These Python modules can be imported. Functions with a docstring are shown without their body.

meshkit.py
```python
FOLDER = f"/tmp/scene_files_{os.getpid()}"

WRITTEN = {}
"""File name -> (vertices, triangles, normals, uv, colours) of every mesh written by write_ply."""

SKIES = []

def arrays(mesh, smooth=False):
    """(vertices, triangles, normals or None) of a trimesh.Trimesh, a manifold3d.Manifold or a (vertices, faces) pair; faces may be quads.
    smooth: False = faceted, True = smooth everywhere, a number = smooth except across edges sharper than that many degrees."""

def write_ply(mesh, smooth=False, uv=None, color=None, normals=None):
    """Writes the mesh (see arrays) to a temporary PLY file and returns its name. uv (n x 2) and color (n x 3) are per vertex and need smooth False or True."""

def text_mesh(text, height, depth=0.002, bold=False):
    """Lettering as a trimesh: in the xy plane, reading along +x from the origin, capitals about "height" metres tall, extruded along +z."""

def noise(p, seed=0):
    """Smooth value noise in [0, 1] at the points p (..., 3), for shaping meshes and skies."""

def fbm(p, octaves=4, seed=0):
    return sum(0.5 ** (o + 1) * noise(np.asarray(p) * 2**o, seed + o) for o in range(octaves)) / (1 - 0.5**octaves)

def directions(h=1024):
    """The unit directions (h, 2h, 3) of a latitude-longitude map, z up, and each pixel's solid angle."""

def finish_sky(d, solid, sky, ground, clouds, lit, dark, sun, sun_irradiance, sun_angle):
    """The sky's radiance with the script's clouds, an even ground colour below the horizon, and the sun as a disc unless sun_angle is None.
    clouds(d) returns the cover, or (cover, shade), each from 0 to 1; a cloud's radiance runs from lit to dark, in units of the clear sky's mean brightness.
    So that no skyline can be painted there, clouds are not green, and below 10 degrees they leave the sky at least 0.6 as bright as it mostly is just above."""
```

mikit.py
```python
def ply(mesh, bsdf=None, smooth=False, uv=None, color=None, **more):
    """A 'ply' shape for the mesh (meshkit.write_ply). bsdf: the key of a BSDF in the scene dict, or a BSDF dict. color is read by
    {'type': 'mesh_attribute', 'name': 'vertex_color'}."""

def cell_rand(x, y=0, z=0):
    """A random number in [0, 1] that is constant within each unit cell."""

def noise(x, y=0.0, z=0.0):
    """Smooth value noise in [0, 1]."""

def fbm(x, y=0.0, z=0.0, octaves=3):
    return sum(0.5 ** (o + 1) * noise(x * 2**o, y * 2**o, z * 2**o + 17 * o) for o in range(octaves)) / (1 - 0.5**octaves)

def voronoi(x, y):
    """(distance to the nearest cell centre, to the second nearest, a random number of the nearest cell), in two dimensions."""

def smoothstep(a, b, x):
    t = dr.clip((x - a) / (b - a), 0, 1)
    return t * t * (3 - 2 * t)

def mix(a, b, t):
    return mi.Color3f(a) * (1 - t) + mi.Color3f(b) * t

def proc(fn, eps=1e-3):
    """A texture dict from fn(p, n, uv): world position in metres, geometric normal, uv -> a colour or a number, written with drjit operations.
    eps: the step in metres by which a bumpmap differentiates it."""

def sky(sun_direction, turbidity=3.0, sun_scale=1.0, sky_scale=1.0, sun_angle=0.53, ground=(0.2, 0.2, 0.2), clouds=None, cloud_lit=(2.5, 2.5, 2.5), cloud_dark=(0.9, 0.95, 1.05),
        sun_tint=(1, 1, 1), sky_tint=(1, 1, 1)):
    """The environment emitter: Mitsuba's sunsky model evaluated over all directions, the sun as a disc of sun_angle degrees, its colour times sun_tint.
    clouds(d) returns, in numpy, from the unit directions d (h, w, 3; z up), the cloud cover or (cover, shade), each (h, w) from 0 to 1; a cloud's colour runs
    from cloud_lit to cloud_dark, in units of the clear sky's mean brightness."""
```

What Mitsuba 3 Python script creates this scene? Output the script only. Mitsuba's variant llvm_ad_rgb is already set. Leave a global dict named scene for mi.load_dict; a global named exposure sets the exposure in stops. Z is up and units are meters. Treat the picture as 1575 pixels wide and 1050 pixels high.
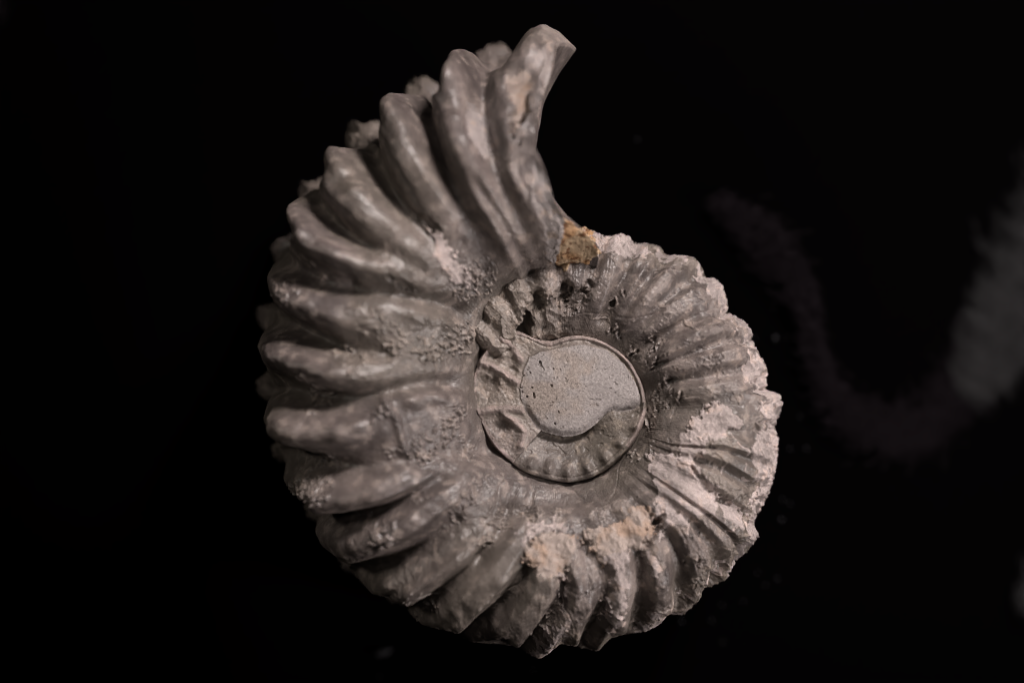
import math
import numpy as np
import trimesh
import mitsuba as mi
import drjit as dr
import mikit
import meshkit

T = mi.ScalarTransform4f
scene, labels = {}, {}
U = 1e-4                      # one unit of the shell's own drawing is a tenth of a millimetre
DIST = 7000.0                 # camera above the shell's mid plane, in those units

# ---------------------------------------------------------------- camera, lamps, exposure
exposure = 0.18
FOV = 2 * math.degrees(math.atan(787.5 / DIST))
scene['camera'] = {'type': 'thinlens', 'fov': FOV, 'fov_axis': 'x', 'aperture_radius': 0.018,
                   'focus_distance': (DIST - 60) * U, 'near_clip': 0.05, 'far_clip': 5.0,
                   'to_world': T().look_at(origin=[0, 0, DIST * U], target=[0, 0, 0], up=[0, 1, 0])}


def lamp(name, pos, aim, w, h, rgb, label):
    """A rectangular softbox: a lit front in a black housing."""
    m = T().look_at(origin=list(pos), target=list(aim), up=[0.1, 0.3, 1])
    front = trimesh.Trimesh(np.array([[-w, -h, 0], [w, -h, 0], [w, h, 0], [-w, h, 0.0]]) / 2, [[0, 1, 2], [0, 2, 3]], process=False)
    scene[name + '__diffuser'] = {**mikit.ply(front, 'lamp_white'), 'to_world': m, 'emitter': {'type': 'area', 'radiance': {'type': 'rgb', 'value': list(rgb)}}}
    q = np.array([[-w, -h, -.004], [w, -h, -.004], [w, h, -.004], [-w, h, -.004], [-w * .3, -h * .3, -.15], [w * .3, -h * .3, -.15], [w * .3, h * .3, -.15], [-w * .3, h * .3, -.15]]) / 2
    q[:, 2] *= 2
    hull = trimesh.convex.convex_hull(q)
    scene[name + '__housing'] = {**mikit.ply(hull, 'lamp_black'), 'to_world': m}
    labels[name] = {'label': label, 'category': 'lamp'}


scene['lamp_white'] = {'type': 'diffuse', 'reflectance': {'type': 'rgb', 'value': 0.7}}
scene['lamp_black'] = {'type': 'twosided', 'b': {'type': 'diffuse', 'reflectance': {'type': 'rgb', 'value': 0.02}}}
lamp('softbox_lamp', (0.32, 0.52, 0.50), (0.01, 0.0, 0), 0.20, 0.16, (92.0, 82.6, 79.0), 'softbox lamp above the shell beyond the top of the picture')
lamp('softbox_lamp_001', (0.60, -0.22, 0.30), (0.02, 0, 0), 0.15, 0.15, (42.0, 38.0, 36.8), 'small softbox lamp low on the right of the shell')
lamp('softbox_lamp_002', (0.06, 0.12, 0.90), (0.0, 0, 0), 0.12, 0.10, (10.0, 9.1, 8.7), 'overhead softbox lamp beside the camera')
lamp('softbox_lamp_003', (-0.52, 0.20, 0.40), (-0.02, 0, 0), 0.10, 0.10, (15.0, 13.7, 12.2), 'small softbox lamp on the left of the shell')


# ---------------------------------------------------------------- helpers
def pchip(x, xs, ys):
    from scipy.interpolate import PchipInterpolator
    return PchipInterpolator(xs, ys)(np.clip(x, xs[0], xs[-1]))


def sstep(a, b, x):
    t = np.clip((x - a) / (b - a), 0, 1)
    return t * t * (3 - 2 * t)


def turn(seed):
    return np.linalg.qr(np.random.default_rng(seed + 1000).normal(size=(3, 3)))[0]


def vn(p, size, seed=0):
    """Smooth noise: three turned lattices together, so that no grid shows."""
    q = p.reshape(-1, 3) / size
    n = sum(meshkit.noise(q @ turn(seed * 3 + k) + 300.0 + 40 * k, seed + 9 * k) for k in range(3)) / 3
    return np.clip((n - 0.5) * 1.6 + 0.5, 0, 1).reshape(p.shape[:-1])


def fb(p, size, octaves=3, seed=0):
    return sum(0.5 ** o * (vn(p, size / 2.03 ** o, seed + 50 * o) - 0.5) for o in range(octaves)) / (2 - 0.5 ** (octaves - 1))


def ridged(p, size, seed=0):
    return 1 - np.abs(2 * vn(p, size, seed) - 1)


def at(px, py, z=0.0):
    """Where the ray through a photograph point meets height z (measuring the photograph)."""
    k = 1 - z / DIST
    return (px - 787.5) * k, (525.0 - py) * k


def poly_sd(x, y, pts):
    """Signed distance to a polygon, positive inside."""
    pts = np.asarray(pts, float)
    out = np.full(x.shape, -1e3)
    lo, hi = pts.min(0) - 150, pts.max(0) + 150
    sel = (x > lo[0]) & (x < hi[0]) & (y > lo[1]) & (y < hi[1])
    X, Y = x[sel], y[sel]
    d, inside = np.full(X.shape, 1e9), np.zeros(X.shape, bool)
    for a, b in zip(pts, np.roll(pts, -1, 0)):
        e = b - a
        t = np.clip(((X - a[0]) * e[0] + (Y - a[1]) * e[1]) / (e @ e), 0, 1)
        d = np.minimum(d, np.hypot(X - a[0] - t * e[0], Y - a[1] - t * e[1]))
        cross = ((a[1] > Y) != (b[1] > Y)) & (X < (b[0] - a[0]) * (Y - a[1]) / (b[1] - a[1] + 1e-12) + a[0])
        inside ^= cross
    out[sel] = np.where(inside, d, -d)
    return out


def line_d(x, y, pts):
    """Distance to a polyline."""
    pts = np.asarray(pts, float)
    d = np.full(x.shape, 1e3)
    lo, hi = pts.min(0) - 40, pts.max(0) + 40
    sel = (x > lo[0]) & (x < hi[0]) & (y > lo[1]) & (y < hi[1])
    X, Y, D = x[sel], y[sel], d[sel]
    for a, b in zip(pts[:-1], pts[1:]):
        e = b - a
        t = np.clip(((X - a[0]) * e[0] + (Y - a[1]) * e[1]) / (e @ e), 0, 1)
        D = np.minimum(D, np.hypot(X - a[0] - t * e[0], Y - a[1] - t * e[1]))
    d[sel] = D
    return d


def grid_faces(n, m):
    i = np.arange(n * m).reshape(n, m)
    a, b, c, d = i[:-1, :-1].ravel(), i[1:, :-1].ravel(), i[1:, 1:].ravel(), i[:-1, 1:].ravel()
    return np.vstack([np.stack([a, b, c], 1), np.stack([a, c, d], 1)])


def vnormals(v, f):
    fn = np.cross(v[f[:, 1]] - v[f[:, 0]], v[f[:, 2]] - v[f[:, 0]])
    n = np.zeros_like(v)
    for k in range(3):
        for c in range(3):
            n[:, c] += np.bincount(f[:, k], fn[:, c], len(v))
    return n / np.maximum(np.linalg.norm(n, axis=1, keepdims=True), 1e-12)


def put(key, v, f, n, bsdf, lift=0.0):
    """One mesh of the scene from some faces of a larger surface; it keeps that surface's normals."""
    if not len(f):
        return False
    used = np.unique(f)
    new = np.zeros(len(v), np.int64)
    new[used] = np.arange(len(used))
    V = v[used] * U
    path = meshkit.write_ply((V, new[f]), normals=n[used])
    scene[key] = {'type': 'ply', 'filename': path, 'face_normals': False, 'bsdf': {'type': 'ref', 'id': bsdf}}
    return True


# ---------------------------------------------------------------- materials (p in metres, wear and grain by noise)
def stone(dark, light, warm, fine=0.25, tint=(0.13, 0.115, 0.075), tint_amt=0.3):
    def fn(p, n, uv):
        a = mikit.fbm(p.x * 170, p.y * 170, p.z * 170, 4)
        b = mikit.fbm(p.x * 700 + 9, p.y * 700, p.z * 700, 3)
        c = mikit.noise(p.x * 5200, p.y * 5200, p.z * 5200)
        o = mikit.fbm(p.x * 55 + 3, p.y * 55, p.z * 55, 2)
        col = mikit.mix(dark, light, mikit.smoothstep(0.33, 0.68, 0.55 * a + 0.45 * b))
        col = mikit.mix(col, warm, 0.7 * mikit.smoothstep(0.58, 0.72, b))
        col = mikit.mix(col, tint, tint_amt * mikit.smoothstep(0.45, 0.65, o))
        return col * (1 - fine / 2 + fine * c)
    return fn


def rust_fn(p, n, uv):
    b = mikit.fbm(p.x * 1300, p.y * 1300, p.z * 1300, 3)
    a = mikit.fbm(p.x * 350 + 5, p.y * 350, p.z * 350, 3)
    col = mikit.mix((0.33, 0.24, 0.155), (0.31, 0.18, 0.092), mikit.smoothstep(0.4, 0.65, a))
    return mikit.mix(col, (0.12, 0.055, 0.025), mikit.smoothstep(0.54, 0.66, b))


def stain_fn(p, n, uv):
    a = mikit.fbm(p.x * 420 + 5, p.y * 420, p.z * 420, 4)
    return mikit.mix((0.27, 0.225, 0.20), (0.275, 0.20, 0.155), mikit.smoothstep(0.45, 0.7, a))


def disc_fn(p, n, uv):
    c = mikit.noise(p.x * 6500, p.y * 6500, p.z * 6500)
    d = mikit.noise(p.x * 3100 + 7, p.y * 3100, p.z * 3100)
    a = mikit.fbm(p.x * 260 + 2, p.y * 260, p.z * 260, 3)
    col = mikit.mix((0.252, 0.228, 0.219), (0.245, 0.208, 0.185), mikit.smoothstep(0.5, 0.68, a))
    col = col * (0.58 + 0.56 * c)
    return mikit.mix(col, (0.06, 0.05, 0.045), 0.8 * mikit.smoothstep(0.80, 0.9, d))


def principled(fn, rough, spec=0.4):
    return {'type': 'twosided', 'b': {'type': 'principled', 'base_color': mikit.proc(fn), 'roughness': rough, 'specular': spec}}


scene['shell_stone'] = principled(stone((0.058, 0.0475, 0.0445), (0.124, 0.103, 0.094), (0.19, 0.157, 0.14), 0.35, (0.100, 0.089, 0.068), 0.3), 0.44, 0.46)
scene['matrix_stone'] = principled(stone((0.22, 0.19, 0.18), (0.34, 0.29, 0.275), (0.36, 0.285, 0.25), 0.5, tint_amt=0.0), 0.9, 0.2)
scene['matrix_grey'] = principled(stone((0.16, 0.145, 0.14), (0.24, 0.21, 0.20), (0.28, 0.22, 0.18), 0.45, tint_amt=0.1), 0.7, 0.35)
scene['crust_stone'] = principled(stone((0.12, 0.10, 0.092), (0.175, 0.147, 0.134), (0.23, 0.185, 0.16), 0.4, tint_amt=0.2), 0.5, 0.4)
scene['rust_stone'] = principled(rust_fn, 0.8, 0.25)
scene['stain_stone'] = principled(stain_fn, 0.85, 0.2)
scene['disc_stone'] = principled(disc_fn, 0.75, 0.3)
scene['black_velvet'] = {'type': 'twosided', 'b': {'type': 'diffuse', 'reflectance': {'type': 'rgb', 'value': [0.0007, 0.0006, 0.0007]}}}

# ---------------------------------------------------------------- the shell's spiral, measured
CX, CY = at(862, 627, 60)
OUT = [(895, 352), (908, 353), (926, 361), (937, 363), (954, 358), (968, 363), (974, 373), (994, 373), (1014, 378), (1023, 391), (1043, 391), (1063, 393), (1071, 398), (1080, 413),
       (1083, 424), (1100, 427), (1111, 438), (1117, 459), (1120, 480), (1128, 483), (1146, 493), (1156, 507), (1157, 521), (1168, 544), (1176, 556), (1181, 573), (1178, 587),
       (1183, 600), (1198, 602), (1205, 617), (1198, 640), (1192, 655), (1198, 674), (1194, 720), (1184, 757), (1174, 777), (1162, 797), (1163, 811), (1169, 822), (1150, 847),
       (1133, 861), (1127, 875), (1118, 890), (1084, 904), (1078, 921), (1053, 944), (1030, 944), (1018, 958), (996, 970), (967, 973), (941, 981), (921, 1001), (900, 996), (878, 992), (864, 990),
       (845, 1006), (830, 1013), (812, 1004), (803, 998), (789, 993), (768, 990), (745, 989), (726, 987), (706, 976), (690, 970), (666, 966), (648, 960), (634, 947), (621, 926), (600, 921), (574, 915), (551, 889),
       (535, 870), (507, 850), (495, 840), (485, 818), (488, 800), (470, 775), (447, 760), (436, 738), (440, 715), (432, 690), (412, 670), (405, 645), (412, 618), (424, 600), (415, 580), (401, 553),
       (395, 533), (403, 515), (420, 495), (424, 478), (412, 450), (409, 428), (420, 408), (440, 385), (448, 360), (439, 335), (440, 318), (462, 303), (488, 288), (496, 268), (495, 240), (505, 225),
       (530, 228), (558, 230), (578, 215), (583, 185), (580, 158), (597, 143), (630, 146), (660, 150), (674, 138), (678, 105), (690, 80), (707, 75), (728, 83), (745, 97), (765, 112), (785, 110),
       (797, 75), (812, 42), (826, 36), (840, 38), (858, 50), (880, 78), (893, 87)]
EDGE = [(893, 86), (884, 97), (862, 118), (858, 145), (842, 175), (828, 205), (822, 240), (838, 268), (850, 305), (870, 335), (893, 352), (918, 378), (920, 400)]
RIBS = [  # crest lines, venter to umbilicus
    ([(960, 362), (945, 400), (930, 440), (915, 480)], .8), ([(1005, 378), (985, 410), (962, 445), (945, 485)], .5), ([(1062, 396), (1030, 425), (998, 460), (968, 494)], 1.1),
    ([(1108, 436), (1070, 455), (1030, 482), (1000, 512)], .6), ([(1150, 500), (1105, 505), (1060, 525), (1020, 545)], 1.1), ([(1172, 548), (1130, 548), (1080, 556), (1020, 570)], .9),
    ([(1180, 590), (1130, 592), (1086, 603), (1030, 610)], .6), ([(1198, 640), (1140, 645), (1090, 645), (1020, 645)], .3), ([(1195, 700), (1150, 690), (1110, 680), (1030, 680)], .6),
    ([(1188, 745), (1150, 724), (1112, 702), (1050, 680)], .9), ([(1172, 785), (1138, 762), (1100, 737), (1030, 705)], .9), ([(1150, 845), (1122, 812), (1090, 785), (1010, 730)], .8),
    ([(1113, 893), (1124, 850), (1107, 815), (1080, 780), (990, 735)], 1), ([(1060, 940), (1075, 900), (1070, 850), (1047, 807), (970, 745)], .9), ([(1005, 968), (1017, 930), (1013, 890), (1005, 855), (990, 820), (940, 755)], 1),
    ([(925, 1000), (945, 965), (958, 930), (962, 895), (955, 860), (905, 765)], 1), ([(830, 1012), (858, 990), (876, 955), (892, 925), (896, 895), (880, 850), (865, 765)], 1),
    ([(732, 988), (765, 978), (800, 955), (825, 925), (840, 895), (840, 850), (830, 755)], 1), ([(648, 960), (690, 945), (715, 922), (740, 897), (775, 862), (800, 835), (805, 750)], 1.1),
    ([(572, 915), (600, 905), (640, 888), (680, 866), (710, 845), (740, 815), (765, 780), (785, 735)], 1.1),
    ([(492, 828), (535, 830), (582, 820), (625, 804), (660, 779), (700, 748), (755, 700)], 1.0), ([(437, 738), (480, 752), (530, 760), (580, 755), (630, 740), (670, 720), (740, 670)], 1.15),
    ([(405, 645), (450, 641), (500, 660), (550, 666), (600, 642), (645, 614), (730, 630)], 1.15), ([(395, 533), (450, 545), (505, 568), (560, 583), (620, 573), (690, 560), (735, 575)], 1.2),
    ([(409, 430), (441, 452), (480, 472), (540, 495), (600, 497), (660, 487), (740, 520)], 1.1), ([(440, 322), (478, 360), (520, 395), (565, 415), (615, 420), (660, 443), (720, 470)], 1.5),
    ([(512, 226), (530, 265), (548, 310), (580, 350), (620, 378), (680, 400), (760, 450)], 1.1), ([(612, 145), (622, 195), (640, 245), (665, 300), (690, 350), (740, 400), (790, 435)], 1.2),
    ([(706, 76), (703, 140), (710, 200), (728, 260), (755, 320), (785, 370), (810, 420)], 1.25), ([(826, 36), (808, 80), (795, 140), (785, 200), (800, 270), (825, 330), (850, 400)], 1.1)]
MATRIX = [  # patches of pale rock stuck to the shell: outline, thickness, material, name, label
    ([(1062, 640), (1085, 622), (1112, 614), (1135, 630), (1146, 655), (1130, 662), (1100, 670), (1084, 682), (1058, 655)], 5, 'matrix_stone', 'rock_patch', 'smooth pale rock patch beside the right rim'),
    ([(996, 704), (1030, 698), (1064, 704), (1078, 735), (1104, 766), (1128, 770), (1060, 783), (1030, 800), (1008, 792), (1016, 760)], 5, 'matrix_stone', 'rock_patch', 'pale rock patch with a hooked corner right of the coil'),
    ([(796, 850), (812, 826), (840, 816), (886, 822), (884, 850), (862, 888), (846, 886), (815, 874)], 6, 'stain_stone', 'rock_patch', 'round rusty pink rock patch below the coil'),
    ([(886, 825), (910, 812), (945, 800), (985, 782), (1012, 792), (1010, 820), (985, 848), (960, 845), (926, 870), (912, 850), (905, 828), (893, 845)], 6, 'stain_stone', 'rock_patch', 'ragged pink rock patch with a rusty stain'),
    ([(1166, 664), (1200, 660), (1200, 720), (1184, 764), (1172, 806), (1155, 835), (1152, 800), (1164, 758), (1158, 700)], 3, 'matrix_stone', 'rock_patch', 'pale rock strip along the right rim'),
    ([(851, 302), (868, 326), (884, 334), (902, 358), (923, 384), (909, 402), (872, 417), (852, 404), (856, 360)], 3, 'rust_stone', 'rust_patch', 'yellow and brown speckled mineral patch beside the shell mouth'),
    ([(788, 152), (806, 142), (824, 160), (818, 205), (804, 235), (786, 216)], 4, 'stain_stone', 'rust_patch', 'orange stained patch below the broken top rib'),
    ([(724, 182), (742, 178), (764, 205), (768, 238), (748, 254), (734, 232)], 4, 'matrix_grey', 'rock_patch', 'pale rock patch between the top ribs'),
    ([(652, 350), (672, 345), (690, 375), (712, 415), (722, 440), (698, 432), (678, 398)], 4, 'matrix_stone', 'rock_patch', 'pinkish rock streak in the middle of the big whorl'),
    ([(1128, 484), (1160, 500), (1160, 525), (1148, 522), (1130, 508)], 3, 'matrix_stone', 'rock_patch', 'rough rock crumb on the upper right rim'),
    ([(1085, 438), (1104, 426), (1120, 440), (1120, 478), (1108, 468), (1080, 462)], 2, 'matrix_stone', 'rock_patch', None),
    ([(1140, 560), (1168, 545), (1185, 575), (1180, 594), (1150, 590)], 2, 'matrix_stone', 'rock_patch', None),
    ([(1168, 600), (1208, 600), (1208, 624), (1194, 648), (1172, 632)], 5, 'matrix_stone', 'rock_patch', 'knob of pale rock standing out at the right rim'),
    ([(820, 250), (838, 268), (852, 305), (870, 332), (862, 372), (852, 402), (834, 388), (836, 345), (816, 300)], 2, 'matrix_grey', 'rock_patch', 'greyish rock strip along the shell mouth'),
    ([(836, 104), (852, 90), (868, 92), (894, 84), (864, 125), (860, 150), (838, 182), (828, 140)], 4, 'crust_stone', 'rock_patch', 'pale rock on the broken top rib'),
    ([(814, 44), (835, 34), (860, 48), (884, 80), (866, 85), (842, 74), (822, 62)], 0, 'matrix_grey', 'rock_patch', 'flat broken end of the topmost rib'),
    ([(768, 258), (800, 252), (818, 290), (802, 310), (826, 340), (832, 372), (814, 388), (792, 350), (772, 300)], 1, 'crust_stone', 'shell_plate', 'smooth tan shell plate beside the shell mouth'),
    ([(1010, 790), (1060, 778), (1072, 792), (1030, 812), (1012, 832)], 3, 'matrix_stone', 'rock_patch', None),
    ([(1052, 668), (1090, 676), (1080, 706), (1046, 706)], 3, 'matrix_stone', 'rock_patch', None),
    ([(1066, 772), (1100, 764), (1132, 772), (1150, 800), (1140, 822), (1126, 800), (1100, 782), (1070, 790)], 3, 'matrix_stone', 'rock_patch', None),
    ([(996, 832), (1010, 850), (1020, 900), (1014, 950), (1004, 950), (1006, 900), (992, 860)], 1, 'matrix_stone', 'rock_vein', None),
    ([(926, 850), (960, 846), (966, 880), (950, 925), (938, 960), (928, 955), (940, 905), (940, 872)], 2, 'matrix_stone', 'rock_vein', None),
    ([(790, 832), (812, 812), (850, 800), (890, 806), (884, 822), (836, 818), (806, 842)], 3, 'matrix_stone', 'rock_patch', None),
    ([(926, 366), (954, 356), (976, 374), (1000, 374), (990, 392), (960, 395), (935, 390)], 3, 'matrix_stone', 'rock_patch', None),
    ([(856, 880), (868, 884), (872, 920), (884, 950), (870, 975), (820, 1003), (806, 998), (850, 965), (862, 940)], 2, 'matrix_stone', 'rock_vein', 'narrow pale rock vein running to the lower rim')]
CRUST = [(575, 492, 26), (612, 520, 26), (640, 530, 22), (470, 455, 20), (505, 425, 12), (490, 590, 16), (497, 615, 18), (490, 720, 34), (515, 735, 20), (600, 812, 24), (560, 800, 18), (650, 690, 28), (690, 668, 24),
         (720, 690, 18), (605, 695, 14), (735, 425, 26), (715, 455, 16), (655, 910, 22), (640, 925, 16), (760, 915, 16), (720, 765, 16), (700, 790, 16), (1065, 850, 16), (1070, 890, 14), (940, 935, 12), (835, 965, 18), (1085, 690, 16), (975, 700, 14), (1090, 560, 14), (1060, 500, 10),
         (700, 520, 28), (665, 540, 24), (700, 640, 18), (735, 740, 18), (750, 830, 14), (590, 640, 14), (560, 560, 16), (530, 540, 14), (640, 760, 14), (770, 790, 24), (820, 790, 20), (860, 790, 16)]
TUFTS = [(1000, 535, 18, 14), (1008, 560, 14, 8), (1020, 600, 16, 10), (1012, 625, 14, 8), (996, 655, 9, 6), (945, 508, 14, 10), (975, 540, 12, 8), (955, 450, 10, 5), (1000, 605, 10, 6), (1045, 610, 12, 5),
         (1000, 690, 12, 6), (985, 620, 8, 6), (900, 905, 12, 5), (1065, 850, 14, 6), (920, 925, 10, 4), (650, 560, 22, 6), (480, 600, 14, 5)]
PITS = [  # x, y, long, short, direction (deg), depth
    (806, 512, 30, 11, 72, 34), (812, 540, 12, 6, 70, 20), (822, 470, 20, 12, 60, 14), (868, 452, 16, 10, 60, 16), (884, 462, 22, 15, 30, 16), (905, 440, 12, 8, 50, 8), (940, 470, 8, 4, 60, 10), (724, 520, 6, 3, 30, 8),
    (864, 912, 16, 4, 85, 12), (1000, 822, 22, 8, 55, 12), (1012, 800, 12, 6, 40, 8), (932, 1000, 1, 1, 0, 0), (620, 437, 24, 7, -22, 9), (655, 340, 26, 8, -40, 8), (1066, 722, 10, 4, -60, 7), (1168, 660, 10, 4, -40, 5)]

FURROWS = [  # hollows (negative) and swellings of the flank: line, half width, height
    ([(552, 436), (600, 447), (650, 464), (705, 480)], 15, -17), ([(505, 604), (580, 603), (640, 594), (692, 590)], 14, -15), ([(650, 716), (700, 692), (752, 690)], 18, -15),
    ([(625, 880), (680, 846), (730, 812), (782, 776)], 20, -22), ([(738, 856), (765, 822), (805, 782)], 14, -14), ([(664, 170), (680, 250), (708, 320), (748, 392)], 16, -9),
    ([(733, 286), (768, 332), (798, 388), (812, 414)], 10, -8), ([(585, 222), (602, 285), (638, 345), (660, 366)], 15, -8), ([(456, 366), (500, 407), (548, 434)], 11, -10),
    ([(440, 478), (482, 516), (530, 540), (590, 545)], 15, -12), ([(425, 595), (470, 610), (520, 630), (570, 632)], 14, -10), ([(445, 690), (500, 712), (560, 722), (620, 708)], 14, -11),
    ([(505, 795), (560, 792), (620, 772), (680, 735)], 12, -10), ([(540, 880), (600, 868), (650, 838), (700, 800)], 12, -12),
    ([(1068, 482), (1030, 505), (1000, 530)], 12, -9), ([(1150, 580), (1090, 577), (1030, 584)], 12, -9), ([(968, 420), (945, 462), (930, 496)], 10, -11), ([(1085, 640), (1040, 625), (1000, 600)], 18, -6),
    ([(992, 838), (982, 880), (972, 930), (955, 975)], 10, -11), ([(1040, 900), (1045, 860), (1028, 820)], 9, -7), ([(905, 900), (900, 860), (896, 835)], 9, -10), ([(770, 935), (795, 905), (808, 875)], 12, -10),
    ([(1075, 735), (1098, 765), (1120, 775)], 5, -8), ([(820, 770), (880, 775), (940, 760)], 16, -8), ([(950, 700), (985, 670), (1000, 630)], 12, -6),
    ([(688, 98), (680, 165), (706, 254), (735, 316), (770, 372), (800, 416)], 12, 7), ([(590, 612), (610, 648), (622, 694)], 6, 6), ([(630, 612), (665, 608), (700, 615)], 17, 10), ([(778, 264), (795, 290)], 18, 9),
    ([(480, 776), (541, 774), (584, 762), (627, 750), (664, 730)], 5, 5), ([(536, 848), (575, 842), (622, 820), (700, 770)], 5, 5), ([(594, 908), (628, 898), (668, 875), (704, 850)], 5, 5), ([(680, 950), (728, 930), (790, 880), (840, 850)], 5, 4),
    ([(1040, 405), (1000, 452), (965, 490)], 13, 7), ([(1110, 503), (1062, 522), (1030, 540)], 11, 6), ([(640, 480), (690, 492)], 16, 9), ([(600, 395), (650, 408)], 20, 8), ([(1000, 860), (1016, 900), (1012, 940)], 7, 5)]


def psi_of(x, y):
    """Degrees along the whorl, clockwise from the shell mouth's foot."""
    return (80 - np.degrees(np.arctan2(y - CY, x - CX))) % 360


# outer radius along the outline
o = np.array([at(*q) for q in OUT])
op = psi_of(o[:, 0], o[:, 1])
op[:8] = np.where(op[:8] > 300, op[:8] - 360, op[:8])
for i in range(1, len(op)):
    if op[i] < op[i - 1] - 180:
        op[i] += 360
orad = np.hypot(o[:, 0] - CX, o[:, 1] - CY)
order = np.argsort(op)
op, orad = op[order], orad[order]
PS = np.arange(-80, 366, 0.5)
traced = np.interp(PS, op, orad)
traced = np.where(PS < op[0], pchip(PS, [-80, op[0]], [185, orad[0]]), traced)


def smooth1(a, w):
    k = np.exp(-0.5 * (np.arange(-3 * w, 3 * w + 1) / w) ** 2)
    return np.convolve(np.pad(a, 3 * w, mode='edge'), k / k.sum(), 'valid')


env = smooth1(traced, 18)


def r_out(p):
    return np.interp(p, PS, env) - pchip(p, [-80, 0, 80, 170, 260, 345], [3, 4, 5, 7, 10, 12])


def r_in(p):
    return pchip(p, [-80, 0, 80, 170, 225, 260, 290, 320, 352, 366], [104, 104, 118, 102, 106, 112, 142, 188, 206, 208])


def half_thick(p):
    return pchip(p, [-80, 0, 80, 170, 260, 340, 366], [66, 84, 100, 128, 160, 172, 172])


def z_in(p):
    return pchip(p, [-80, 0, 80, 170, 260, 300, 340, 366], [46, 44, 40, 40, 37, 48, 56, 56])


PM = 0.46


def z_near(rho, p):
    t, zi = half_thick(p), z_in(p)
    rise = np.sin(np.pi / 2 * np.clip(rho / PM, 0, 1)) ** 0.8
    q = np.clip((rho - PM) / (1 - PM), 0, 1)
    n = pchip(p, [-80, 120, 200, 366], [2.15, 2.1, 1.7, 1.7])
    return np.where(rho < PM, zi + (t - zi) * rise, t * (1 - q ** n) ** (1 / n))


# column parameter: even spacing along a middling section
NN, NF = 330, 120
rr = np.linspace(0, 1, 4000)
zz = z_near(rr, np.full(4000, 200.0))
arc = np.concatenate([[0], np.cumsum(np.hypot(np.diff(rr) * 300, np.diff(zz)))])
RHO_N = np.interp(np.linspace(0, arc[-1], NN), arc, rr)
RHO_F = np.interp(np.linspace(arc[-1], 0, NF + 1)[1:], arc, rr)
RHO = np.concatenate([RHO_N, RHO_F])
S = np.concatenate([np.linspace(0, 1, NN), np.linspace(1, 2, NF + 1)[1:]])
COLS = len(S)
ROWS = 2300

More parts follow.
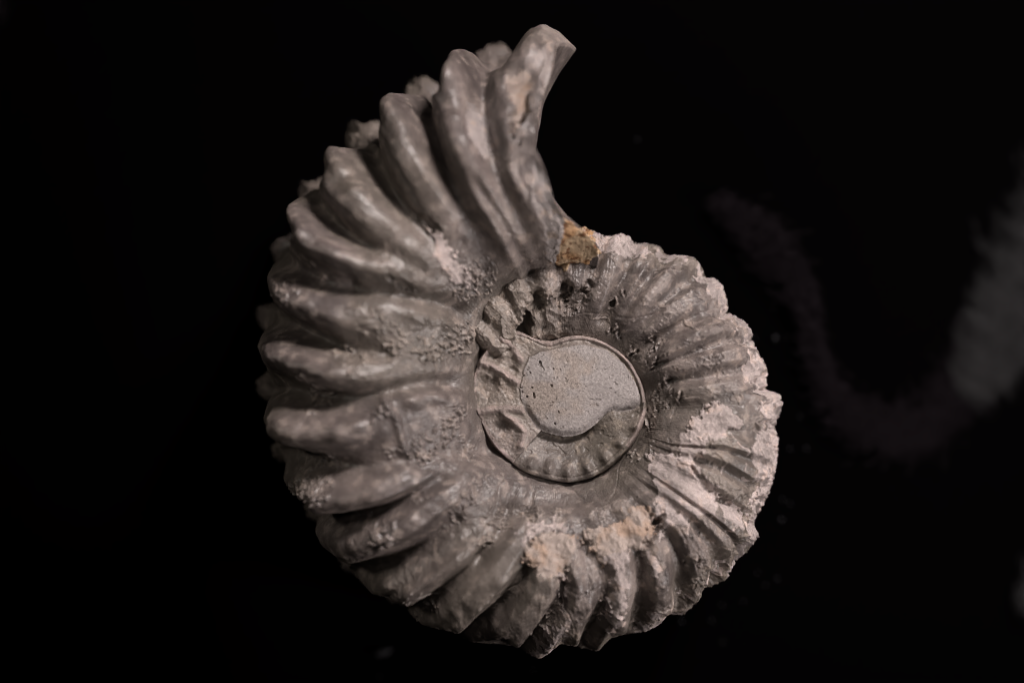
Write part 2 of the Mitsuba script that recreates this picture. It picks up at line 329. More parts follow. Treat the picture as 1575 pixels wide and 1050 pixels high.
# the mouth's broken edge: end of the whorl for every radius
e = np.array([at(x, y, 80) for x, y in EDGE])
er, ep = np.hypot(e[:, 0] - CX, e[:, 1] - CY), psi_of(e[:, 0], e[:, 1])
ep = np.where(ep < 90, ep + 360, ep)
k = np.argsort(er)
er, ep = er[k], ep[k]
ri_e, ro_e = 206.0, float(np.max(er))
END = np.interp(ri_e + RHO * (ro_e - ri_e), er, ep)
END = np.where(S > 1, np.minimum(END[NN - 1], END) - 4 * (S - 1), END)
START = -75.0
a = np.linspace(0, 1, ROWS)[:, None]
base = START + a * (352 - START)
PSI = base + (END - 352)[None] * sstep(300, 352, base)
R = np.broadcast_to(RHO[None], PSI.shape)


def section(PSI, R):
    ri, ro = r_in(PSI), r_out(PSI)
    z = z_near(R, PSI)
    far = (S > 1)[None]
    lean = pchip(PSI, [-80, 100, 150, 200, 330, 366], [0, 0, 0, 0, 0, 0])       # the far flank is the wider one
    zf = np.where(far, -z, z)
    r = ri + R * (ro - ri) + np.where(far, lean * np.sin(np.pi * np.clip(z / half_thick(PSI), 0, 1)) ** 1.0, 0)
    th = np.radians(80 - PSI)
    return np.stack([CX + r * np.cos(th), CY + r * np.sin(th), zf], -1)


P = section(PSI, R)
du, dv = np.gradient(P, axis=0), np.gradient(P, axis=1)
N = np.cross(dv, du)
N /= np.maximum(np.linalg.norm(N, axis=-1, keepdims=True), 1e-9)
if N[ROWS // 2, NN // 2, 2] < 0:
    N = -N

# ribs: crest position of every rib in every column
K = []
for pts, amp in RIBS:
    q = []
    for x, y in pts:
        xx, yy = at(x, y, 0)
        for _ in range(3):
            p = psi_of(xx, yy)
            p = p + 360 if p < 5 and x < 880 else p
            r = (math.hypot(xx - CX, yy - CY) - r_in(p)) / (r_out(p) - r_in(p))
            xx, yy = at(x, y, float(z_near(np.array(min(max(r, 0), 1)), np.array(p))))
        q.append((float(np.clip(r, 0, 1)), float(p)))
    q = np.array(sorted(q))
    K.append((q, amp))
extra = [(-72, .6), (-58, .7), (-44, .7), (-30, .8), (-16, .8), (-4, .8)]
crest = np.array([np.full(COLS, p) for p, _ in extra] + [np.interp(RHO, q[:, 0], q[:, 1]) for q, _ in K] + [np.full(COLS, 372.0)])
amps = np.array([w for _, w in extra] + [w for _, w in K] + [0.7])
crest = np.maximum.accumulate(crest + np.arange(len(crest))[:, None] * 1e-3, axis=0)
for i in range(1, len(crest)):
    crest[i] = np.maximum(crest[i], crest[i - 1] + 3.0)
gap = np.median(np.diff(crest, axis=0), axis=1)
gap = np.append(gap, gap[-1])
FSH = pchip(S, [0, 0.97, 1.25, 2], [0, 0, 0.42, 0.55])
crest = crest + FSH[None] * gap[:, None] * sstep(60, 160, crest)
rib_p, rib_id = np.zeros(PSI.shape), np.zeros(PSI.shape, int)
NR = len(crest)
for j in range(COLS):
    c = crest[:, j]
    i = np.clip(np.searchsorted(c, PSI[:, j]) - 1, 0, NR - 2)
    t = (PSI[:, j] - c[i]) / (c[i + 1] - c[i])
    near = np.where(t < 0.5, i, i + 1)
    u = 2 * np.minimum(t, 1 - t)
    p = 1 - sstep(0.28, 0.92, u)
    steep = np.maximum(1 - sstep(0.02, 0.62, t), sstep(0.58, 0.97, t))           # the older side of a big rib drops steeply
    flat = 1 - sstep(0.36, 0.94, u)           # the last ribs are broad and flat topped
    k1 = sstep(190, 225, PSI[:, j]) * (1 - sstep(286, 300, PSI[:, j]))
    k2 = sstep(286, 300, PSI[:, j])
    p = p * (1 - k1 - k2) + steep * k1 + flat * k2
    rib_p[:, j] = p * (amps[i] * (1 - t) + amps[i + 1] * t)
    rib_id[:, j] = near
W = pchip(RHO, [0, 0.2, 0.38, 0.5, 0.62, 0.75, 0.9, 0.96, 1], [0.0, 0.01, 0.06, 0.3, 0.75, 1.05, 1.6, 1.35, 0.75])
WR = pchip(RHO, [0, 0.15, 0.35, 0.55, 0.8, 1], [0.0, 0.08, 0.55, 1.1, 1.2, 0.8])
W = np.where(S > 1, pchip(S, [1, 1.1, 1.32, 1.6, 2], [0.75, 0.3, 0.9, 0.8, 0.2]), W)
AMP = pchip(PSI, [-80, 0, 80, 130, 170, 260, 330, 366], [8, 11, 12, 15, 25, 45, 53, 54])
Pf = P.reshape(-1, 3)
X, Y, Zv = P[..., 0], P[..., 1], P[..., 2]
IX, IY = X / (1 - Zv / DIST) + 787.5, 525 - Y / (1 - Zv / DIST)          # photograph measure of each point, for the hand-measured features
nearside = ((S <= 1.03)[None] & np.ones(PSI.shape, bool))

# fine vertical detail
wob = fb(Pf, 70, 3, 1).reshape(PSI.shape)
big = fb(Pf, 130, 2, 4).reshape(PSI.shape)
mid = fb(Pf, 16, 3, 2).reshape(PSI.shape)
fine = fb(Pf, 4.5, 2, 3).reshape(PSI.shape)
from scipy.ndimage import gaussian_filter1d
soft = gaussian_filter1d(rib_p, 7.5, axis=0)
rib_p = rib_p + (soft - rib_p) * sstep(170, 215, PSI)
young = sstep(185, 120, PSI)
grow = 0.12 * np.sin(PSI * 5.2 + 9 * wob + 30 * RHO[None] ** 2 + 3 * mid) * sstep(.1, .3, wob + .3) + 0.5 * sstep(.03, .0, np.abs(vn(Pf, 60, 61).reshape(PSI.shape) - .5)) * -1.6
lowl = sstep(170, 195, PSI) * sstep(250, 225, PSI) * pchip(RHO, [0, 0.15, 0.35, 0.55, 0.75, 1], [0.0, 0.1, 0.3, 0.2, 0, 0])[None]
longw = lowl + sstep(318, 330, PSI) * pchip(RHO, [0, 0.15, 0.35, 0.55, 0.75, 1], [0.0, 0.12, 0.3, 0.2, 0, 0])[None]
big = big * np.where(S < .25, sstep(0.05, .25, S), 1)[None]
D = rib_p * (longw + W[None] * (1 - young) + np.where(S > 1, W, WR)[None] * young) * AMP * (1 + 0.5 * wob) + 10 * wob + 22 * big * sstep(40, 160, PSI) * sstep(0.02, .2, S)[None] + 3.0 * mid + 0.9 * fine + grow + .7 * (vn(Pf, 2.6, 71).reshape(PSI.shape) - .5)

# right half of the rim is crumbled
rim = sstep(-10, 5, PSI) * sstep(172, 128, PSI)
rimW = np.where(S <= 1, sstep(0.72, 0.95, S), sstep(1.5, 1.1, S))[None] * rim
chunk = ridged(Pf, 17, 5).reshape(PSI.shape) ** 2
lump = vn(Pf, 11, 8).reshape(PSI.shape)
D += rimW * (4.5 * (ridged(Pf, 6.5, 15).reshape(PSI.shape) - .5) + 8 * (chunk - 0.45) + 7 * (lump - .5) + 3 * fine)

for line, wd, hgt in FURROWS:
    D += hgt * np.exp(-(line_d(IX, IY, line) / wd) ** 2) * (1 + .8 * wob + .6 * mid) * nearside
cls = np.zeros(PSI.shape, int)                 # 0 shell, 1.. patches, 90 crust
rag = 26 * mid + 10 * fine + 22 * wob
for i, (poly, th, mat, name, lab) in enumerate(MATRIX):
    sd = np.where(nearside, poly_sd(IX, IY, poly) + rag * (0.4 if mat in ('matrix_grey',) else 0.9 if mat == 'rust_stone' else 1.5), -50)
    on = sstep(-1.5, 3.5, sd)
    flat = 0.55 if th > 3 else 0.2
    ro = 0.25 if th < 2 else 0.65
    if mat == 'stain_stone':
        ro = 1.0
    else:
        th, flat = th * .6, flat * .6
    if lab and 'flat broken end' in lab:
        on = on * np.where(nearside, sstep(-2, 5, sd), 0)
        th, ro = -3, 0.3
    D = D * (1 - flat * on * (1 - rimW)) + on * (th + ro * (3 * (chunk - .4) + 3 * fine + 3 * mid))
    cls[sd > 0] = i + 1
# frilly mineral crust
cm = np.zeros(PSI.shape)
for x, y, r in CRUST:
    sel = (np.abs(IX - x) < 3 * r) & (np.abs(IY - y) < 3 * r) & nearside
    cm[sel] = np.maximum(cm[sel], np.exp(-((IX[sel] - x) ** 2 + (IY[sel] - y) ** 2) / (1.3 * r * r)))
bump = vn(Pf, 6.0, 11).reshape(PSI.shape) * 0.6 + vn(Pf, 3.6, 12).reshape(PSI.shape) * 0.4
dens = sstep(0.12, 0.9, cm * (1 + 1.6 * wob + 1.2 * mid)) * 0.24
cr = sstep(0.66 - dens, 0.92 - dens, bump) * sstep(0.02, 0.08, dens)
D += cr * (2.4 + 4 * sstep(-.2, .2, wob))
cls[(cr > 0.5) & (cls == 0)] = 90
rng = np.random.default_rng(7)
for x, y, r, cnt in TUFTS:
    for _ in range(int(cnt * .65)):
        px, py = x + rng.normal(0, r * .6), y + rng.normal(0, r * .6)
        ang, ln = math.radians(rng.normal(68, 22)), rng.uniform(2, 9)
        c, s_ = math.cos(ang) * ln / 2, -math.sin(ang) * ln / 2
        sel = (np.abs(IX - px) < 14) & (np.abs(IY - py) < 14) & nearside
        d = line_d(IX[sel], IY[sel], [(px - c, py - s_), (px + rng.normal(0, 1.5), py), (px + c, py + s_)])
        d2 = line_d(IX[sel], IY[sel], [(px - c + 3.5, py - s_ + 1.5), (px + c + 3.5, py + s_ + 1.5)])
        aa, ww = rng.uniform(.5, 1.2), rng.uniform(1.3, 2.2)
        D[sel] += aa * (3.0 * np.exp(-(d / ww) ** 2) - 3.2 * np.exp(-(d2 / 1.8) ** 2))
        cc = cls[sel]
        cc[(d < ww * .8) & (cc == 0) & (aa > .8)] = 90
        cls[sel] = cc
# pale dust left in the hollows of the older half
dust = .5 + fb(Pf, 38, 4, 51).reshape(PSI.shape) + .22 * (bump - .5) + .09 * sstep(.3, .8, rib_p)
cls[(dust > .56 + .1 * (1 - sstep(.35, .6, S))[None]) & (young > .05) & (PSI > 0) & (S > .25)[None] & (cls == 0)] = 95
D += np.where(cls == 95, 0.8 + 1.5 * fine, 0)
# fine pale veins over the broken right plates
vein_zone = sstep(70, 85, PSI) * sstep(150, 135, PSI) * (S < 1)[None] * sstep(0.4, 0.55, S)[None] * (mid + wob > -.05)
vein = sstep(0.045, 0.02, np.abs(vn(Pf, 30, 21).reshape(PSI.shape) - 0.5)) * vein_zone
D += vein * 0.8
cls[(vein > .5) & (cls == 0)] = 91
for x, y, lo, sh, ang, dep in PITS:
    c, s = math.cos(math.radians(ang)), math.sin(math.radians(ang))
    sel = (np.abs(IX - x) < 2.5 * lo) & (np.abs(IY - y) < 2.5 * lo) & nearside
    uu, vv = (IX[sel] - x) * c - (IY[sel] - y) * s, (IX[sel] - x) * s + (IY[sel] - y) * c
    q = np.hypot(uu / lo, vv / sh) + 1.7 * mid[sel] + 0.5 * fine[sel]
    D[sel] -= dep * sstep(1.25, 0.55, q)
    D[sel] += 0.06 * dep * np.exp(-((q - 1.35) / .25) ** 2)
# eroded chambers between the coil and the mouth
er_zone = sstep(-70, -55, PSI) * sstep(2, -12, PSI) * (S < .9)[None]
D += er_zone * (4 * (lump - .5) + 4 * (chunk - .5) + 2 * fine + 4 * mid)
cls[(er_zone > .5) & (wob + .6 * mid > -.08) & (cls == 0)] = 92
# rim dust: pale broken stone along the crumbled rim
cls[(rimW > .45) & (chunk * .6 + lump * .5 + .3 * mid > .5) & (cls == 0) & (S > .8)[None]] = 93

D -= 45 * sstep(-56, -74, PSI)
V = P + N * D[..., None]
# let the rim follow the measured outline
for _ in range(3):
    kz = 1 - V[..., 2] / DIST
    rad = np.hypot(V[..., 0] / kz - CX, V[..., 1] / kz - CY)
    ps = psi_of(V[..., 0] / kz, V[..., 1] / kz)
    ps = np.where((PSI > 300) & (ps < 60), ps + 360, np.where((PSI < 30) & (ps > 250), ps - 360, ps))
    lo_c, hi_c = np.searchsorted(S, 0.72), np.searchsorted(S, 1.06)
    imgr = rad[:, lo_c:hi_c]
    b = np.clip(((ps[:, lo_c:hi_c] + 80) / 0.5).astype(int), 0, len(PS) - 1)
    sil = np.zeros(len(PS))
    np.maximum.at(sil, b.ravel(), imgr.ravel())
    ok = sil > 0
    sil = np.interp(PS, PS[ok], sil[ok])
    delta = smooth1(np.where(PS > -2, traced - sil, 0), 1)
    delta = np.where(PS > 340, smooth1(delta, 3), delta)
    w = np.where(S <= 1, sstep(0.62, 0.93, S), sstep(1.22, 1.0, S))[None]
    dd = np.interp(ps, PS, delta) * w
    th = np.arctan2(V[..., 1] - CY, V[..., 0] - CX)
    V[..., 0] += dd * np.cos(th)
    V[..., 1] += dd * np.sin(th)

# the broken end of the last rib is blunt and worn
from scipy.ndimage import gaussian_filter
worn = sstep(334, 343, PSI) * (sstep(0.55, 0.72, S) * sstep(1.5, 1.25, S))[None]
for k in range(3):
    V[..., k] += (gaussian_filter(V[..., k], (9, 9), mode='nearest') - V[..., k]) * worn
th = np.arctan2(V[..., 1] - CY, V[..., 0] - CX)
for k, c in ((0, np.cos(th)), (1, np.sin(th))):
    V[..., k] += 15 * c * worn * sstep(0.7, 0.9, S)[None]
V += N * (worn * (4.5 * (chunk - .45) + 2.5 * mid))[..., None] * sstep(351.5, 349, PSI)[..., None]

# knobs of the far side that look out behind the rim
KNOBS = [(758, 74, 3.4), (645, 126, 3.6), (551, 194, 3.6), (474, 286, 3.4), (428, 374, 3.6), (391, 480, 3.2), (387, 590, 3.4), (412, 692, 3.2), (460, 785, 3.4), (522, 872, 3.6), (594, 932, 3.6), (676, 978, 3.8), (752, 1013, 3.4), (830, 1014, 3.2)]
rad0 = np.hypot(V[..., 0] - CX, V[..., 1] - CY)
psi0 = psi_of(V[..., 0], V[..., 1])
for kx, ky, wd in KNOBS:
    kx, ky = at(kx, ky, -70)
    kp, kr = float(psi_of(kx, ky)), math.hypot(kx - CX, ky - CY)
    win = np.exp(-((((psi0 - kp + 180) % 360 - 180) / (wd * 1.25)) ** 2) ** 1.5) * np.exp(-(((S - 1.25) / .15) ** 2) ** 1.5)[None] * (PSI > 100)
    add = np.clip(kr + 3 - rad0, 0, 24 if ky < -250 and kx > -150 else 46 if ky > 100 else 36) * win * (1 + .35 * mid + .2 * fine + .5 * (chunk - .5))
    th = np.arctan2(V[..., 1] - CY, V[..., 0] - CX)
    V[..., 0] += add * np.cos(th)
    V[..., 1] += add * np.sin(th)

# the broken mouth: the surface turns in and back from the edge
ring = V[-1]
mid_r = ring.mean(0)
back = np.array([-0.45, -0.05, 0.0])
caps = []
for t in np.linspace(0.03, 1, 40):
    q = ring * (1 - t) + mid_r * t
    depth = 85 * math.sin(math.pi / 2 * min(1, t * 1.6)) - 2
    q = q + back * depth
    caps.append(q + 5 * t * np.stack([fb(q, 14, 3, 31), fb(q, 14, 3, 32), fb(q, 14, 3, 33)], -1))
V = np.concatenate([V, np.array(caps)], 0)
cls = np.concatenate([cls, np.full((40, COLS), 94)], 0)
rid = np.concatenate([rib_id, np.full((40, COLS), -1)], 0)
onrib = np.concatenate([(rib_p > 0.45 * amps[rib_id]) & (S > 0.3)[None] & (S < 1.6)[None], np.zeros((40, COLS), bool)], 0)
FLOOR = float(V[..., 2].min())                    # the shell lies on the cloth
VV, F = V.reshape(-1, 3), grid_faces(*V.shape[:2])
NV = vnormals(VV, F)
if NV.reshape(V.shape)[ROWS // 2, NN // 2, 2] < 0:
    F, NV = F[:, ::-1], -NV
fc, fr, fo = cls.ravel()[F[:, 0]], rid.ravel()[F[:, 0]], onrib.ravel()[F[:, 0]]

A = 'ammonite_fossil'
labels[A] = {'label': 'large grey ribbed ammonite fossil with a broken mouth lying on black cloth', 'category': 'fossil'}
W_ = A + '__outer_whorl'
put(W_, VV, F[(fc == 0) & ~(fo & (fr >= 5))], NV, 'shell_stone')
count = {}


def numbered(key):
    count[key] = count.get(key, 0) + 1
    return key if count[key] == 1 else f'{key}_{count[key] - 1:03d}'


for i in range(5, NR):
    fs = F[(fc == 0) & fo & (fr == i)]
    if len(fs) > 300:
        key = numbered(W_ + '__rib')
        put(key, VV, fs, NV, 'shell_stone')
        if i == NR - 2:
            labels[key] = {'label': 'broken topmost rib with a bare end at the shell mouth'}
for i, (poly, th, mat, name, lab) in enumerate(MATRIX):
    key = numbered(W_ + '__' + name)
    if put(key, VV, F[fc == i + 1], NV, mat) and lab:
        labels[key] = {'label': lab}
for code, name, mat in ((90, 'mineral_crust', 'crust_stone'), (91, 'pale_vein', 'matrix_stone'), (92, 'eroded_chamber', 'crust_stone'), (93, 'crumbled_rim', 'matrix_stone'), (94, 'mouth_break', 'shell_stone'), (95, 'pale_dust', 'crust_stone')):
    put(W_ + '__' + name, VV, F[fc == code], NV, mat)
    labels[W_ + '__' + name] = {'kind': 'stuff', 'label': {90: 'frilly pale mineral crust in small tufts on the flank', 91: 'thin pale veins between the broken right plates', 92: 'eroded rough chambers between the coil and the mouth',
                                                           93: 'crumbled pale stone along the right rim', 94: 'broken inner face of the shell mouth', 95: 'pale dusty blotches on the right half of the whorl'}[code]}
    if code in (92, 94):
        labels[W_ + '__' + name].pop('kind')

# ---------------------------------------------------------------- the small inner coil
NA, NQ = 1100, 190
qa, qr = np.linspace(0, 2 * np.pi, NA)[:, None], np.linspace(0, 1.07, NQ)[None]
RING = np.array([(849, 529), (870, 520), (894, 517), (937, 531), (966, 554), (983, 583), (991, 614), (989, 643), (977, 669), (951, 703), (923, 726), (880, 740), (840, 734), (806, 723), (780, 703), (754, 674),
                 (740, 643), (727, 614), (727, 586), (740, 554), (760, 523), (788, 508), (812, 517), (831, 527)], float)
rx, ry = at(RING[:, 0], RING[:, 1], 66)
ra, rd = np.arctan2(ry - CY, rx - CX) % (2 * np.pi), np.hypot(rx - CX, ry - CY)
k = np.argsort(ra)
ra, rd = ra[k], rd[k]
rd_fine = smooth1(np.tile(np.interp(np.linspace(0, 2 * np.pi, 720, endpoint=False), np.r_[ra - 2 * np.pi, ra, ra + 2 * np.pi], np.r_[rd, rd, rd]), 3), 8)[720:1440]
rring = np.interp(qa, np.linspace(0, 2 * np.pi, 721), np.r_[rd_fine, rd_fine[0]])
x, y = CX + qr * rring * np.cos(qa), CY + qr * rring * np.sin(qa)
ix, iy = x / (1 - 66 / DIST) + 787.5, 525 - y / (1 - 66 / DIST)
DISC = [(814, 549), (830, 541), (851, 537), (894, 529), (931, 537), (960, 560), (977, 586), (986, 610), (985, 622), (972, 631), (956, 633), (944, 631), (935, 634), (926, 643), (909, 658), (895, 667), (880, 671), (866, 672), (851, 668),
        (838, 665), (826, 658), (815, 644), (806, 629), (801, 612), (800, 597), (806, 566)]
p3 = np.stack([x, y, 0 * x], -1)
m1, m2, m3 = fb(p3, 12, 3, 41), fb(p3, 3.6, 2, 42), vn(p3, 8, 43)
wide = fb(p3, 60, 2, 44)
sd = poly_sd(ix, iy, DISC) + 3 * m1 + 2 * wide
dist_ring = rring * (1 - qr)
ang = np.degrees(qa) % 360
low = sstep(222, 236, ang + 0 * x) + sstep(8, 0, ang + 0 * x) > 0.5            # the lower half: small ribbed whorl
xx = np.clip(-sd, 0, None) / (np.clip(-sd, 0, None) + np.clip(dist_ring, 0.01, None))
start = sstep(-50, -8, np.where(ang > 180, ang - 360, ang) + 0 * x)
tube = 43 + 21 * start + (27 - 17 * start) * np.sin(np.pi * np.clip(xx, 0, 1) * 0.58) ** 1.5
knob = 0.5 + 0.5 * np.cos((ang - 262) * 2 * np.pi / 17.5 + 1.2 * xx)
tube = tube + 9 * knob ** 1.5 * np.exp(-((xx - .8) / .17) ** 2) + 1.8 * m1 + 0.7 * m2 - 2.0 * sstep(.55, .75, m3) * sstep(0.05, .2, xx) * sstep(.75, .4, xx)
floor = 63 + 5 * m1 + 1.2 * m2
for cx, cy, r1, dep in ((751, 595, 17, 15), (771, 655, 17, 14), (757, 547, 16, 16), (787, 572, 10, 9), (784, 535, 12, 11)):
    floor = floor - .6 * dep * sstep(1.2, 0.3, np.hypot(ix - cx, iy - cy) / r1 + .6 * m1)
SEPTA = [[(738, 556), (755, 562), (775, 574), (796, 588)], [(736, 634), (755, 630), (778, 628), (804, 630)], [(775, 638), (792, 648), (806, 664), (800, 684)], [(770, 520), (786, 532), (800, 552)]]
sept = np.full(x.shape, -1)
for i, pl in enumerate(SEPTA):
    d = line_d(ix, iy, pl) + 3 * m1
    floor = floor + 8 * np.exp(-(d / 6.5) ** 2)
    sept[(d < 5.5) & (sd < -1)] = i
lowmask = sstep(0, 1, low.astype(float))
floor = np.maximum(floor, 66 * sstep(-7, -1, sd) * sstep(600, 575, iy))
outside = np.where(low, tube, floor)
lowside = sstep(610, 640, iy)
disc = 66 + 6 * sstep(0, 70, sd) + 5 * wide + 0.5 * m1 + 0.35 * m2 + 0.5 * (vn(p3, 2.6, 47) - .5) - (1 + 7 * lowside) * sstep(14, 0, sd) ** 1.6 - 4 * sstep(.78, .86, vn(p3, 5, 46)) * sstep(-35, 0, 850 - ix)
h = np.where(sd > 0, disc, outside * sstep(0, -6, sd) + np.minimum(outside, 62) * (1 - sstep(0, -6, sd)))
ridge = np.exp(-((dist_ring - 2.5) / 2.4) ** 2)
right = 0.5 + 0.5 * np.cos(np.radians(ang - 20))
ridge = ridge * (0.35 + 0.65 * sstep(.35, .6, vn(p3, 24, 48)))
h = h + ridge * (0.5 + 5.5 * right ** 3) + 2 * m1 * sstep(14, 4, dist_ring) - sstep(9, 5, dist_ring) * sstep(3, 7, dist_ring) * 3 * right
h = h - sstep(0, -6, dist_ring) * 34 + 0.8 * m2
CV = np.stack([x, y, h], -1)
CVf, CF = CV.reshape(-1, 3), grid_faces(NA, NQ)
CN = vnormals(CVf, CF)
if CN.reshape(CV.shape)[NA // 2, NQ // 2, 2] < 0:
    CF, CN = CF[:, ::-1], -CN
code = np.where(sd > 0, 1, np.where(sept >= 0, 10 + sept, np.where(low, 2, 3)))
code = np.where((dist_ring < 4.5 + 6 * m1), 4, code)
code = np.where((code == 4) & low & (ang < 330), 2, code)
cf = code.ravel()[CF[:, 0]]
I_ = A + '__inner_whorl'
put(I_, CVf, CF[cf == 2], CN, 'inner_stone')
labels[I_] = {'label': 'small ribbed inner whorl curving under the smooth central disc'}
put(I_ + '__chamber_floor', CVf, CF[cf == 3], CN, 'crust_stone')
put(I_ + '__raised_rim', CVf, CF[cf == 4], CN, 'rim_stone')
for i in range(len(SEPTA)):
    put(numbered(I_ + '__septum'), CVf, CF[cf == 10 + i], CN, 'rim_stone')
put(A + '__central_disc', CVf, CF[cf == 1], CN, 'disc_stone')
labels[A + '__central_disc'] = {'label': 'smooth pale speckled disc filling the centre of the coil'}
scene['inner_stone'] = principled(stone((0.070, 0.059, 0.053), (0.125, 0.105, 0.094), (0.19, 0.158, 0.132), 0.4, tint_amt=0.15), 0.5, 0.4)
scene['rim_stone'] = principled(stone((0.15, 0.123, 0.113), (0.225, 0.183, 0.168), (0.27, 0.21, 0.19), 0.4, tint_amt=0.05), 0.7, 0.3)

# ---------------------------------------------------------------- black cloth the fossil lies on
n = 160
gx, gy = np.meshgrid(np.linspace(-0.6, 0.6, n), np.linspace(-0.45, 0.45, n), indexing='ij')
g3 = np.stack([gx, gy, 0 * gx], -1)
fall = sstep(0.045, 0.16, np.hypot(gx, gy * 0.9))
gz = -0.075 * fall + (meshkit.fbm(g3 / 0.05 + 50, 3, 71) - 0.5) * 0.008 * fall
cloth = trimesh.Trimesh(np.stack([gx, gy, gz + FLOOR * U - 0.0004], -1).reshape(-1, 3), grid_faces(n, n), process=False)
scene['black_cloth'] = mikit.ply(cloth, 'black_velvet', smooth=True)
labels['black_cloth'] = {'label': 'black velvet cloth spread under the fossil', 'category': 'cloth', 'kind': 'structure'}

# ---------------------------------------------------------------- things lying on the cloth
def cloth_z(x, y):
    f = sstep(0.045, 0.16, np.hypot(x, y * 0.9))
    q = np.stack([x, y, 0 * x], -1)
    return -0.075 * f + (meshkit.fbm(q / 0.05 + 50, 3, 71) - 0.5) * 0.008 * f + FLOOR * U


def lint(pts, widths, count, length, slant, seed, ripples=0):
    """Loose fibres of lint strewn along a curve on the cloth, thinning out to both sides."""
    rng = np.random.default_rng(seed)
    pts, widths = np.asarray(pts, float), np.asarray(widths, float)
    xy = np.array([at(px, py, FLOOR - 740) for px, py in pts])
    t = np.linspace(0, 1, len(pts))
    u = rng.uniform(0, 1, count)
    if ripples:
        u = np.clip(u + 0.32 / ripples / 6.28 * 2.2 * np.sin(6.28 * ripples * u), 0, 1)
    cx, cy = pchip(u, t, xy[:, 0]), pchip(u, t, xy[:, 1])
    e = 1e-3
    dx, dy = pchip(np.minimum(u + e, 1), t, xy[:, 0]) - pchip(np.maximum(u - e, 0), t, xy[:, 0]), pchip(np.minimum(u + e, 1), t, xy[:, 1]) - pchip(np.maximum(u - e, 0), t, xy[:, 1])
    a = np.arctan2(dy, dx)
    off = rng.normal(0, 0.27, count) * pchip(u, t, widths)
    keep = rng.uniform(0, 1, count) < np.clip(np.minimum(u, 1 - u) / 0.12, 0.05, 1)
    bx, by, a = cx - np.sin(a) * off, cy + np.cos(a) * off, a + slant + rng.normal(0, .12, count)
    bx, by, a = bx[keep], by[keep], a[keep]
    n = len(bx)
    ln = rng.uniform(.4, 1, n) * length / 2
    w = rng.uniform(.7, 1.3, n) * 1.1
    z = np.array(cloth_z(bx * U, by * U)) / U + rng.uniform(3, 26, n)
    tilt = rng.normal(0, .12, n) * ln
    d = np.stack([np.cos(a) * ln, np.sin(a) * ln, tilt], -1)
    c = np.stack([bx, by, z], -1)
    q = np.stack([-np.sin(a) * w, np.cos(a) * w, 0 * w], -1)
    up = np.array([0, 0, 1.0]) * w[:, None]
    v = np.concatenate([c - d, c + q, c - q, c + up, c + d], 1).reshape(n, 5, 3)      # a thin spindle
    f = np.array([[0, 2, 3], [0, 3, 1], [0, 1, 2], [4, 3, 2], [4, 1, 3], [4, 2, 1]])
    return trimesh.Trimesh(v.reshape(-1, 3) * U, (f[None] + 5 * np.arange(n)[:, None, None]).reshape(-1, 3), process=False)


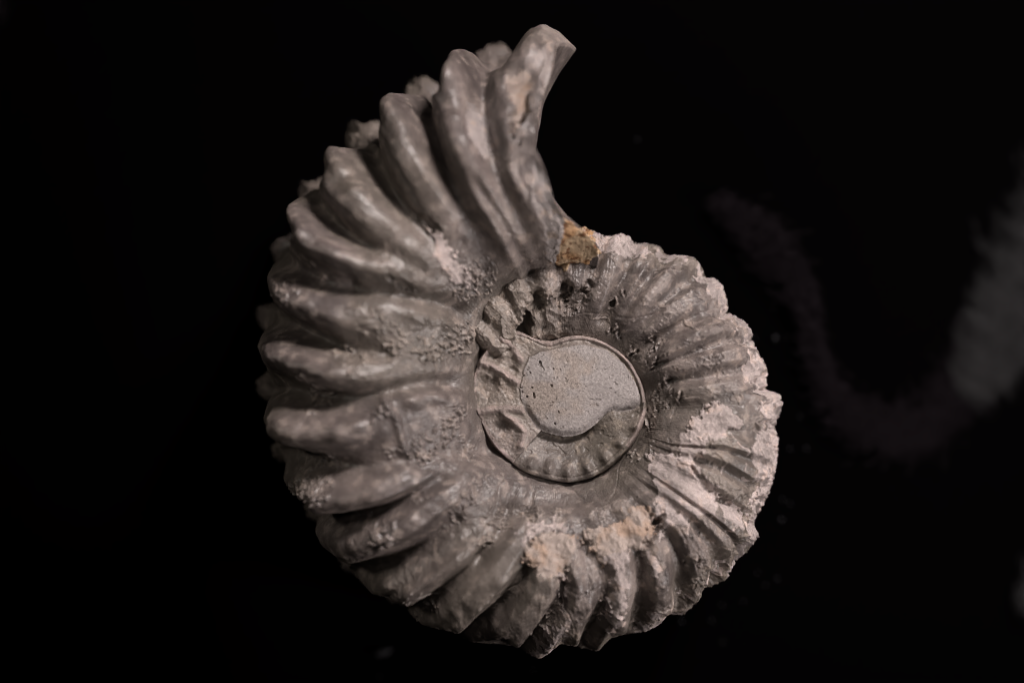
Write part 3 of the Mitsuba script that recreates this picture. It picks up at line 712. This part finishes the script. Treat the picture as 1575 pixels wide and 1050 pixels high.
scene['dark_lint'] = {'type': 'twosided', 'b': {'type': 'diffuse', 'reflectance': {'type': 'rgb', 'value': [0.0080, 0.0064, 0.0078]}}}
scene['grey_lint'] = {'type': 'twosided', 'b': {'type': 'diffuse', 'reflectance': {'type': 'rgb', 'value': [0.027, 0.027, 0.028]}}}
for key, m, mat, lab in (
        ('lint', lint([(1060, 330), (1105, 352), (1150, 395), (1186, 450), (1206, 530), (1232, 600), (1275, 640), (1325, 655), (1375, 640), (1425, 585), (1470, 500)], [22, 50, 66, 46, 38, 50, 66, 78, 84, 90, 90], 5200, 34, 0.9, 1), 'dark_lint',
         'faint blurred smear of dark lint curving in a loop right of the fossil'),
        ('lint_001', lint([(1425, 600), (1475, 530), (1532, 440), (1592, 355), (1665, 270)], [50, 90, 120, 140, 150], 9000, 60, 1.25, 2, 9), 'grey_lint',
         'blurred rippled smear of grey lint at the right edge of the picture'),
        ('lint_002', lint([(1525, 915), (1545, 875), (1565, 850), (1610, 830)], [26, 44, 60, 70], 900, 40, 0.8, 3), 'grey_lint', 'small blurred tuft of grey lint low at the right edge'),
        ('lint_003', lint([(-60, -70), (-25, -20), (8, 20), (25, 60)], [90, 80, 60, 30], 900, 46, 0.4, 4), 'dark_lint', 'faint tuft of dark lint in the upper left corner')):
    scene[key] = mikit.ply(m, mat)
    labels[key] = {'label': lab, 'category': 'lint', 'kind': 'stuff'}


def chip(px, py, size, ang, bsdf, key, sub=3):
    m = trimesh.creation.icosphere(subdivisions=sub)
    v = np.array(m.vertices)
    v *= 1 + 0.5 * (meshkit.fbm(v * 1.3 + 30 + px, 3, 5) - .5)[:, None]
    c, s_ = math.cos(ang), math.sin(ang)
    v = v * np.array(size) * U / 2 @ np.array([[c, s_, 0], [-s_, c, 0], [0, 0, 1]])
    x, y = np.array(at(px, py, FLOOR)) * U
    v += [x, y, float(cloth_z(np.array([x]), np.array([y]))[0]) - v[:, 2].min() - 0.0001]
    return trimesh.Trimesh(v, m.faces, process=False)


scene['dust_stone'] = {'type': 'diffuse', 'reflectance': {'type': 'rgb', 'value': [0.022, 0.022, 0.024]}}
scene['stone_chip'] = mikit.ply(chip(589, 1003, (27, 11, 10), 0.42, 'dust_stone', 'stone_chip'), 'dust_stone', smooth=True)
labels['stone_chip'] = {'label': 'small grey stone chip on the black cloth below the fossil', 'category': 'stone chip'}
rng = np.random.default_rng(3)
bits = [chip(px, py, (r, r * .8, r * .7), rng.uniform(0, 3), None, None, 1) for px, py, r in
        [(583, 1040, 5), (1215, 690, 5), (1240, 690, 6), (1203, 768, 5), (1202, 799, 7), (1165, 880, 4), (1196, 890, 5), (1177, 900, 4), (1094, 954, 5), (1112, 988, 4), (1160, 520, 5), (1192, 520, 9), (1190, 475, 4), (820, 1030, 4), (1143, 925, 4), (980, 215, 5),
         (1215, 775, 5), (1110, 930, 4), (1048, 955, 7), (1230, 640, 4)]]
scene['dust'] = mikit.ply(trimesh.util.concatenate(bits), 'dust_stone', smooth=True)
labels['dust'] = {'label': 'tiny specks of dust scattered over the black cloth', 'category': 'dust', 'kind': 'stuff'}
